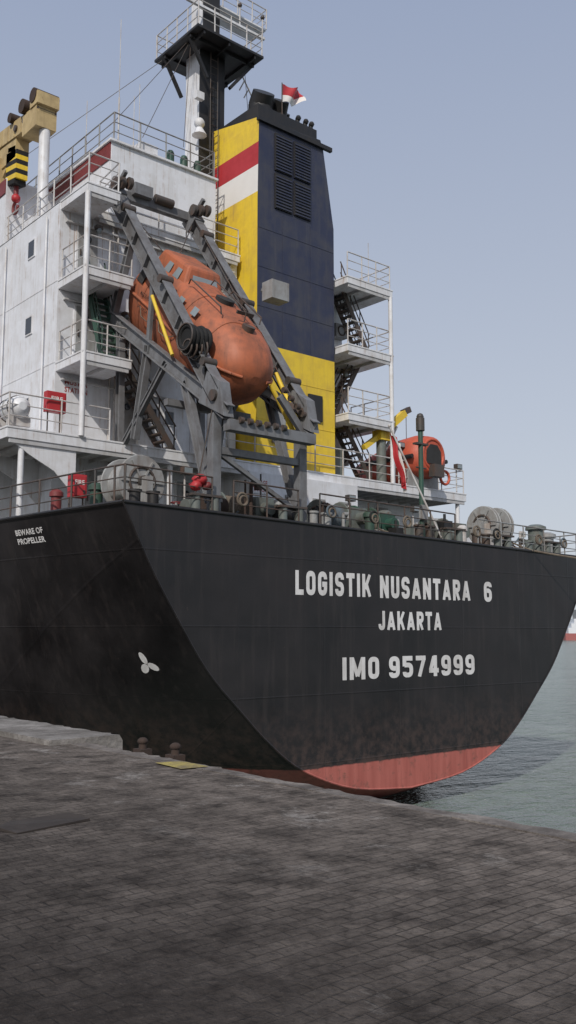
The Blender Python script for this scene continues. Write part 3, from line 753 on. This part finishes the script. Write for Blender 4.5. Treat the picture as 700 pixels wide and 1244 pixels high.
# ------------------------------------------------------------------ ensign
EN=empty('ensign_flag')
M=MB(); M.tube((24.1,20.2,4.6),(22.3,20.9,8.4),.035,'rail_white',8); M.ball((22.3,20.9,8.42),.06,'rail_white',8); M.make('flagstaff',EN)
M=MB(); 
nx,nz=10,14
for mat,u0,u1 in (('red',0,.75),('flag_white',.75,1)):
    vs=[];fs=[]
    for j in range(nz+1):
        v=j/nz
        for i in range(nx+1):
            u=u0+(u1-u0)*i/nx
            x=22.35+.42*v+ (u)*.36*(1-.4*v)+.04*math.sin(v*9+u*3); z=8.2-1.65*v-.35*u
            vs.append((x,20.9-.3*v*.3+.10*math.sin(u*11+v*3),z))
    for j in range(nz):
        for i in range(nx): q=j*(nx+1)+i; fs.append((q,q+1,q+nx+2,q+nx+1))
    M.add(vs,fs,mat,True)
M.make('flag_cloth',EN)

# ------------------------------------------------------------------ deck gear
def winch(x,y,z,r,w,drum,gear,axis='x',name='mooring_winch',gearbox=True):
    E=empty(name); M=MB(); zc=z+r+.15
    A=lambda u,dy=0,dz=0:(x+u,y+dy,zc+dz) if axis=='x' else (x+dy,y+u,zc+dz)
    for u in (0,w): M.tube(A(u-.03),A(u+.03),r,gear,24); M.torus(A(u),r,.03,gear,axis,24,6)
    M.tube(A(0),A(w),r*.45,gear,14)
    k=max(4,int(w/.07))
    for i in range(k): M.torus(A(.06+(w-.12)*i/(k-1)),r*.72,.05,drum,axis,20,6)
    M.tube(A(0),A(w),r*.72,drum,20)
    M.tube(A(-.35),A(w+.3),.07,gear,10)
    for u in (-.25,w+.2):
        p=A(u); M.box(p[0]-.09,p[0]+.09,p[1]-.2,p[1]+.2,z,zc+.1,gear)
    if gearbox:
        p=A(w+.55); M.box(p[0]-.35,p[0]+.35,p[1]-.4,p[1]+.35,z,zc+.35,gear); M.tube((p[0],p[1]-.7,zc),(p[0],p[1]-.35,zc),.2,gear,14); M.tube((p[0]+.35,p[1],zc+.1),(p[0]+.8,p[1],zc+.1),.17,gear,14)
    q0=A(-.4); q1=A(w+.9); M.box(min(q0[0],q1[0]),max(q0[0],q1[0])+.05,min(q0[1],q1[1])-.5,max(q0[1],q1[1])+.5,z,z+.1,gear)
    p=A(-.05)
    if axis=='x': M.torus((p[0],p[1],p[2]),r*.55,.04,'rail_dark','x',20,6)
    else: M.torus((p[0],p[1],p[2]),r*.55,.04,'rail_dark','y',20,6); M.tube((p[0],p[1]-.12,p[2]),p,.16,'rail_dark',12)
    for t in range(6):
        a_=t*math.pi/3; p=A(-.05)
        if axis=='x': M.beam((p[0],p[1],p[2]),(p[0],p[1]+r*.9*math.cos(a_),p[2]+r*.9*math.sin(a_)),.05,.06,gear,(1,0,0))
        else: M.beam((p[0],p[1]-.0,p[2]),(p[0]+r*.9*math.cos(a_),p[1],p[2]+r*.9*math.sin(a_)),.05,.06,gear,(0,1,0))
    M.make('winch_body',E)
DK=4.69
winch(13.2,21.6,DK+.1,.72,.9,'grey','grey','y','mooring_winch')
winch(16.0,21.9,DK,.42,.9,'rope','grey_green')
winch(19.6,21.6,DK-.1,.5,1.0,'rope_blue','grey_green')
winch(22.0,22.4,DK-.1,.55,.8,'rope','green')
winch(25.0,21.7,DK-.2,.5,.8,'rope','grey_green')
winch(27.25,21.0,DK-.1,.70,.16,'rope','grey','x','rope_reel',False)
winch(28.0,21.0,DK-.1,.70,.16,'rope','grey','x','rope_reel',False)
def bitts(x,y,z,mat='black'):
    M=MB()
    for u in (0,.55): M.tube((x+u,y,z),(x+u,y,z+.5),.15,mat,14); M.tube((x+u,y,z+.5),(x+u,y,z+.56),.19,mat,14)
    M.box(x-.25,x+.8,y-.25,y+.25,z,z+.08,mat); M.make('mooring_bitts')
bitts(12.4,20.6,DK); bitts(18.3,20.3,DK-.1,'grey'); bitts(23.0,20.3,DK-.15,'rail_dark'); bitts(26.1,20.4,DK-.2,'rail_dark'); bitts(29.2,20.4,DK-.28,'grey_green')
def roller(x,z):
    M=MB(); M.box(x-.5,x+.5,19.78,20.12,z,z+.12,'rail_dark')
    for u in (-.3,.3): M.tube((x+u,19.95,z+.1),(x+u,19.95,z+.5),.13,'grey_green',12)
    M.box(x-.5,x+.5,19.8,20.1,z+.5,z+.56,'rail_dark'); M.make('roller_fairlead')
for x in (14.15,17.15,24.3,27.0,30.0): roller(x,DK-.32*(x-11.5)/20)
def vent(x,y,z,h,r,mat):
    M=MB(); M.tube((x,y,z),(x,y,z+h),r,mat,14); M.tube((x,y,z+h),(x,y,z+h+.12),r*1.35,mat,14,r*1.3); M.tube((x,y,z+h+.12),(x,y,z+h+.2),r*1.3,mat,14,r*.7); M.make('deck_vent')
for a_ in ((30.4,20.9,4.35,1.15,.3,'grey_green'),(31.5,21.2,4.35,.95,.3,'grey'),(29.6,21.9,4.4,1.1,.2,'grey_green'),(26.6,22.6,4.5,1.1,.2,'grey'),(24.0,22.8,4.5,1.2,.22,'grey_green'),(21.2,20.8,4.55,.7,.16,'green'),(18.9,22.6,4.6,1.0,.18,'grey'),(17.9,21.1,4.6,.6,.15,'rail_dark'),(15.2,20.9,4.65,.55,.14,'grey'),(12.5,22.8,4.69,.8,.18,'green'),(11.9,24,4.69,.7,.15,'dark_red'),(25.6,20.6,4.5,.6,.14,'rail_white')): vent(*a_)
def canister(x,y,z):
    E=empty('liferaft_canister'); M=MB(); pr=[(-.62,.12),(-.55,.26),(-.4,.33),(0,.35),(.4,.33),(.55,.26),(.62,.12)]
    rs=[[(x+r_*math.cos(t),y+u,z+.55+r_*math.sin(t)) for t in [2*math.pi*i/18 for i in range(18)]] for u,r_ in pr]
    M.rings(rs,'white'); 
    for u in (-.3,.3): M.torus((x,y+u,z+.55),.345,.02,'rail_dark','y',20,5)
    M.torus((x,y,z+.55),.355,.025,'grey','y',20,5)
    for u in (-.35,.35): M.box(x-.35,x+.35,y+u-.05,y+u+.05,z,z+.3,'rail_white')
    M.make('canister_body',E)
canister(11.25,25.6,Z1+.1); canister(11.25,27.2,Z1+.1); canister(30.2,26.5,Z1+.1)
def firebox(x,y,z,w=.62,h=.62,post=True):
    E=empty('fire_hose_box'); M=MB(); M.box(x-w/2,x+w/2,y-.12,y+.12,z,z+h,'red'); M.box(x-w/2+.04,x+w/2-.04,y-.14,y-.12,z+.04,z+h-.04,'red')
    wall_text(M,'FIRE',x-w*.3,x+w*.3,z+h*.55,z+h*.75,y-.146,'flag_white',.02); M.box(x+.1,x+.16,y-.16,y-.14,z+.1,z+.2,'rail_dark')
    if post:
        for u in (-.2,.2): M.tube((x+u,y+.05,z-.6),(x+u,y+.05,z),.025,'rail_dark',6)
    M.make('box_body',E,.01)
firebox(12.35,25.2,8.1); firebox(11.65,22.3,5.15,.45,.62,True)
E=empty('deck_light_post'); M=MB(); M.tube((23.95,21.0,4.45),(23.95,21.0,8.5),.085,'green',10); M.box(23.65,24.25,20.9,21.1,8.0,8.06,'rail_dark')
M.tube((23.95,21,8.5),(23.95,21,8.95),.15,'rail_dark',10); M.ball((23.95,21,9.0),.13,'rail_dark',8); M.tube((23.7,21,7.2),(24.2,21,7.2),.03,'rail_dark',6)
M.box(23.8,24.1,20.85,21,5.4,5.9,'grey'); M.make('post',E)
for x,yf,z0,z1 in ((15.9,23.5,4.6,6.4),(27.5,25.3,Z1,9.0),(31.0,25.2,Z1,8.5),(26.3,23.5,4.4,6.1),(22.9,23.5,4.4,6.2)):
    E=empty('deck_floodlight'); M=MB(); M.tube((x,yf,z0),(x,yf,z1),.03,'rail_white',6); M.box(x-.17,x+.17,yf-.2,yf,z1,z1+.22,'rail_dark'); M.box(x-.14,x+.14,yf-.22,yf-.2,z1+.03,z1+.19,'pane'); M.make('flood',E)
M=MB(); M.ball((14.0,20.0,5.6),.2,'red',12,.8,.3); M.ball((14.2,19.95,5.45),.15,'dark_red',10,.8,.3); M.ball((13.85,19.95,5.42),.16,'red',10,.9,.35); M.make('folded_red_tarpaulin')
def sag(a_,b2,s_,k=10): 
    a_=Vector(a_);b2=Vector(b2); return [a_.lerp(b2,i/k)-Vector((0,0,4*s_*(i/k)*(1-i/k))) for i in range(k+1)]
M=MB()
M.path(sag((27.6,21,5.3),(28.4,19.66,4.5),.05),.035,'rope'); M.path(sag((28.4,19.62,4.5),(33.5,14,3.9),.25,16),.035,'rope')
M.make('mooring_rope')
M=MB()
for i in range(14):
    x=12.5+i*1.35; M.path(sag((x,21+random.random(),DK-.1+random.random()*.5),(x+1.1,20.6+random.random(),DK+random.random()*.5),.2),.03,random.choice(['rope','rail_dark','rope_blue']))
for x in (16.9,20.6,22.9,25.9,28.8): 
    M.torus((x,20.9,DK-.15),.3,.07,'rope'); M.torus((x,20.9,DK-.03),.27,.07,'rope')
M.path([(11.8,20.4,DK+.2),(31,20.4,DK-.12)],.05,'rust'); M.path([(12,23.9,DK+.3),(30.5,23.9,DK+.1)],.06,'grey')
M.make('deck_ropes_and_pipes',ship)
# small deck fittings: valves, air pipes, hydrants, cleats, hoses on the rails, stanchions
M=MB(); rnd=random.Random(11)
for i in range(46):
    x=rnd.uniform(15,31.2); y=rnd.uniform(20.5,24.2); z=DK-.02*(x-11.5)-.05; k=rnd.random(); mt=rnd.choice(['grey','grey_green','rail_dark','rail_white','rust','grey','black'])
    if k<.3:
        hh=rnd.uniform(.5,1.3); M.tube((x,y,z),(x,y,z+hh),.055,mt,8); M.tube((x,y,z+hh),(x+.22,y,z+hh+.02),.07,mt,8); M.tube((x+.22,y,z+hh+.05),(x+.22,y,z+hh-.16),.085,mt,8)
    elif k<.5:
        hh=rnd.uniform(.6,1.0); M.tube((x,y,z),(x,y,z+hh),.04,mt,8); M.torus((x,y,z+hh),.16,.02,'dark_red' if rnd.random()<.3 else mt,'z',14,5)
    elif k<.72:
        a_=rnd.uniform(.25,.6); hh=rnd.uniform(.5,1.2); M.box(x,x+a_,y,y+.35,z,z+hh,mt); M.tube((x+.1,y-.02,z+hh*.6),(x+.1,y+.37,z+hh*.6),.03,'rail_dark',6); M.tube((x+a_/2,y+.17,z+hh),(x+a_/2,y+.17,z+hh+.25),.05,mt,8)
    elif k<.88:
        M.tube((x,y,z),(x,y,z+rnd.uniform(1.3,2.4)),.03,mt,6)
    else:
        M.tube((x-.35,y,z+.55),(x+.35,y,z+.55),.28,mt,16); M.box(x-.25,x+.25,y-.2,y+.2,z,z+.35,mt)
for x in (15.3,18.6,20.4,21.9,25.4,26.5,29.0,30.6):
    z=DK-.016*(x-11.5)+.75; M.torus((x,19.82,z-.2),.17,.035,rnd.choice(['rope','rubber','rope_blue']),'y',14,6); M.torus((x+.03,19.80,z-.24),.13,.03,'rope','y',14,6)
M.make('deck_fittings',ship)
M=MB()
for x,y,w,h,mt in ((16.7,23.6,.8,.9,'grey_green'),(20.8,23.4,.7,.8,'white'),(23.1,23.6,.9,.7,'grey'),(28.6,23.2,.9,.9,'white'),(29.8,23.4,.6,1.1,'grey_green'),(13.9,24.2,.6,1.1,'white')):
    M.box(x,x+w,y,y+.5,DK-.2,DK-.2+h,mt); M.box(x-.03,x+w+.03,y-.03,y+.53,DK-.2+h,DK-.14+h,mt)
M.make('deck_lockers',ship,.02)

# ------------------------------------------------------------------ setting
M=MB(); Wt=-3.7
M.add([(-3000,-3000,Wt),(9000,-3000,Wt),(9000,9000,Wt),(-3000,9000,Wt)],[(0,1,2,3)],'sea'); M.make('sea_water')
Q=empty('quay')
M=MB()
xe=6.5
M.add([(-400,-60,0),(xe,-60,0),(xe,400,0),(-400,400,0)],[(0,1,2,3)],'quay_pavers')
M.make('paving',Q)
M=MB(); M.box(-400,6.25,-60,400,-6,-.02,'concrete')
y=-20
while y<120:
    ln=1.5+random.random()*1.2; o=random.uniform(-.05,.05); z=random.uniform(.004,.012); mt='concrete'; x0=6.5
    if y>11.2: o+=.55; z+=.07; mt='concrete_pale'; x0=6.2
    x1=6.8+o; y1=y+ln-.015
    nseg=12
    xs=[x1+random.uniform(-.06,.03) for _ in range(nseg+1)]
    vs=[];fs=[]
    for i in range(nseg+1):
        yy_=y+(y1-y)*i/nseg; vs+=[(x0,yy_,-.5),(x0,yy_,z),(xs[i]-.05-random.random()*.05,yy_,z),(xs[i],yy_,z-.05-random.random()*.05),(xs[i]+.01,yy_,-3)]
    for i in range(nseg):
        for j in range(4): q=i*5+j; fs.append((q,q+5,q+6,q+1))
    fs+= [(0,1,2,3,4),tuple(nseg*5+k for k in (4,3,2,1,0))]
    M.add(vs,fs,mt); y+=ln
M.make('coping',Q)
M=MB()
M.add([(6.3,9.3,.016),(6.66,9.25,.016),(6.69,9.85,.016),(6.35,9.95,.016)],[(0,1,2,3)],'yellow_worn'); M.make('painted_mark',Q)
for yb in (11.2,10.4):
    M=MB(); x=6.95
    M.tube((x,yb,-.05),(x,yb,.1),.06,'rust',12,.05); M.ball((x,yb,.12),.075,'rust',12,.7); M.box(x-.09,x+.09,yb-.1,yb+.1,-.2,.02,'rust'); M.make('mooring_cleat')
M=MB(); M.tube((6.93,-20,-.45),(6.93,11.0,-.45),.13,'rubber',10); M.make('fender_strip',Q)
M=MB(); 
M.add([(3.35,7.25,.010),(4.05,7.35,.022),(4.0,7.62,.04),(3.5,7.72,.015),(3.28,7.5,.03),(3.35,7.25,.003),(4.05,7.35,.003),(4.0,7.62,.003),(3.5,7.72,.003),(3.28,7.5,.003)],[(0,1,2,3,4),(0,5,6,1),(1,6,7,2),(2,7,8,3),(3,8,9,4),(4,9,5,0)],'board'); M.make('discarded_board')
E=empty('distant_ship'); dx,dy=.842,.540; o=Vector((dx*640,dy*640,Wt)); a_=Vector((.76,-.649,0)); b2=Vector((.649,.76,0))
M=MB()
def dbox(u0,u1,z0,z1,mat,dep=10):
    vs=[o+a_*u+b2*w+Vector((0,0,z)) for z in (z0,z1) for w in (0,dep) for u in (u0,u1)]
    M.add(vs,[(0,2,3,1),(4,5,7,6),(0,1,5,4),(2,6,7,3),(0,4,6,2),(1,3,7,5)],mat)
dbox(-4,60,-.5,4.5,'distant_red'); dbox(-2,14,4.5,8,'distant_white'); dbox(0,12,8,11,'distant_white'); dbox(2,9,11,14,'distant_white'); dbox(4,5,14,20,'grey'); dbox(18,50,4.5,6,'grey')
M.make('ship_body',E)

# ------------------------------------------------------------------ light
w=bpy.data.worlds.new("World"); scene.world=w; w.use_nodes=True; nt=w.node_tree
bg=nt.nodes['Background']; sky=nt.nodes.new('ShaderNodeTexSky'); sky.sky_type='NISHITA'; sky.sun_disc=False
EL=38; sv=Vector((-.80,-.60,0)).normalized()
rot=math.atan2(sv.x,sv.y)
sky.sun_elevation=math.radians(EL); sky.sun_rotation=rot
sky.air_density=1.0; sky.dust_density=3.0; sky.ozone_density=1.5; sky.altitude=0
# haze layer: brighter and whiter towards the horizon
tc=nt.nodes.new('ShaderNodeTexCoord'); sx=nt.nodes.new('ShaderNodeSeparateXYZ'); nt.links.new(tc.outputs['Generated'],sx.inputs[0])
hz0=mix(nt,mrange(nt,sx.outputs[2],0.0,.62),(6.5,6.85,7.4),(3.5,4.15,5.7))
hz=nt.nodes.new('ShaderNodeMix'); hz.data_type='RGBA'; hz.inputs[0].default_value=.82
nt.links.new(sky.outputs[0],hz.inputs[6]); nt.links.new(hz0,hz.inputs[7])
nt.links.new(hz.outputs[2],bg.inputs[0]); bg.inputs[1].default_value=.10
sl=bpy.data.lights.new('sun','SUN'); sl.energy=2.8; sl.angle=math.radians(.6); sl.color=(1,.94,.86)
so=bpy.data.objects.new('sun',sl); scene.collection.objects.link(so)
dirv=Vector((sv.x*math.cos(math.radians(EL)),sv.y*math.cos(math.radians(EL)),math.sin(math.radians(EL))))
so.rotation_euler=dirv.to_track_quat('Z','Y').to_euler()

cam=bpy.data.cameras.new('cam'); cam.sensor_fit='VERTICAL'; cam.sensor_height=24; cam.lens=24*1130/1244; cam.clip_end=20000; cam.clip_start=.1
co=bpy.data.objects.new('cam',cam); scene.collection.objects.link(co)
co.location=(0,0,1.6); co.rotation_euler=(math.radians(90+7.36),0,math.radians(-40.5))
scene.camera=co
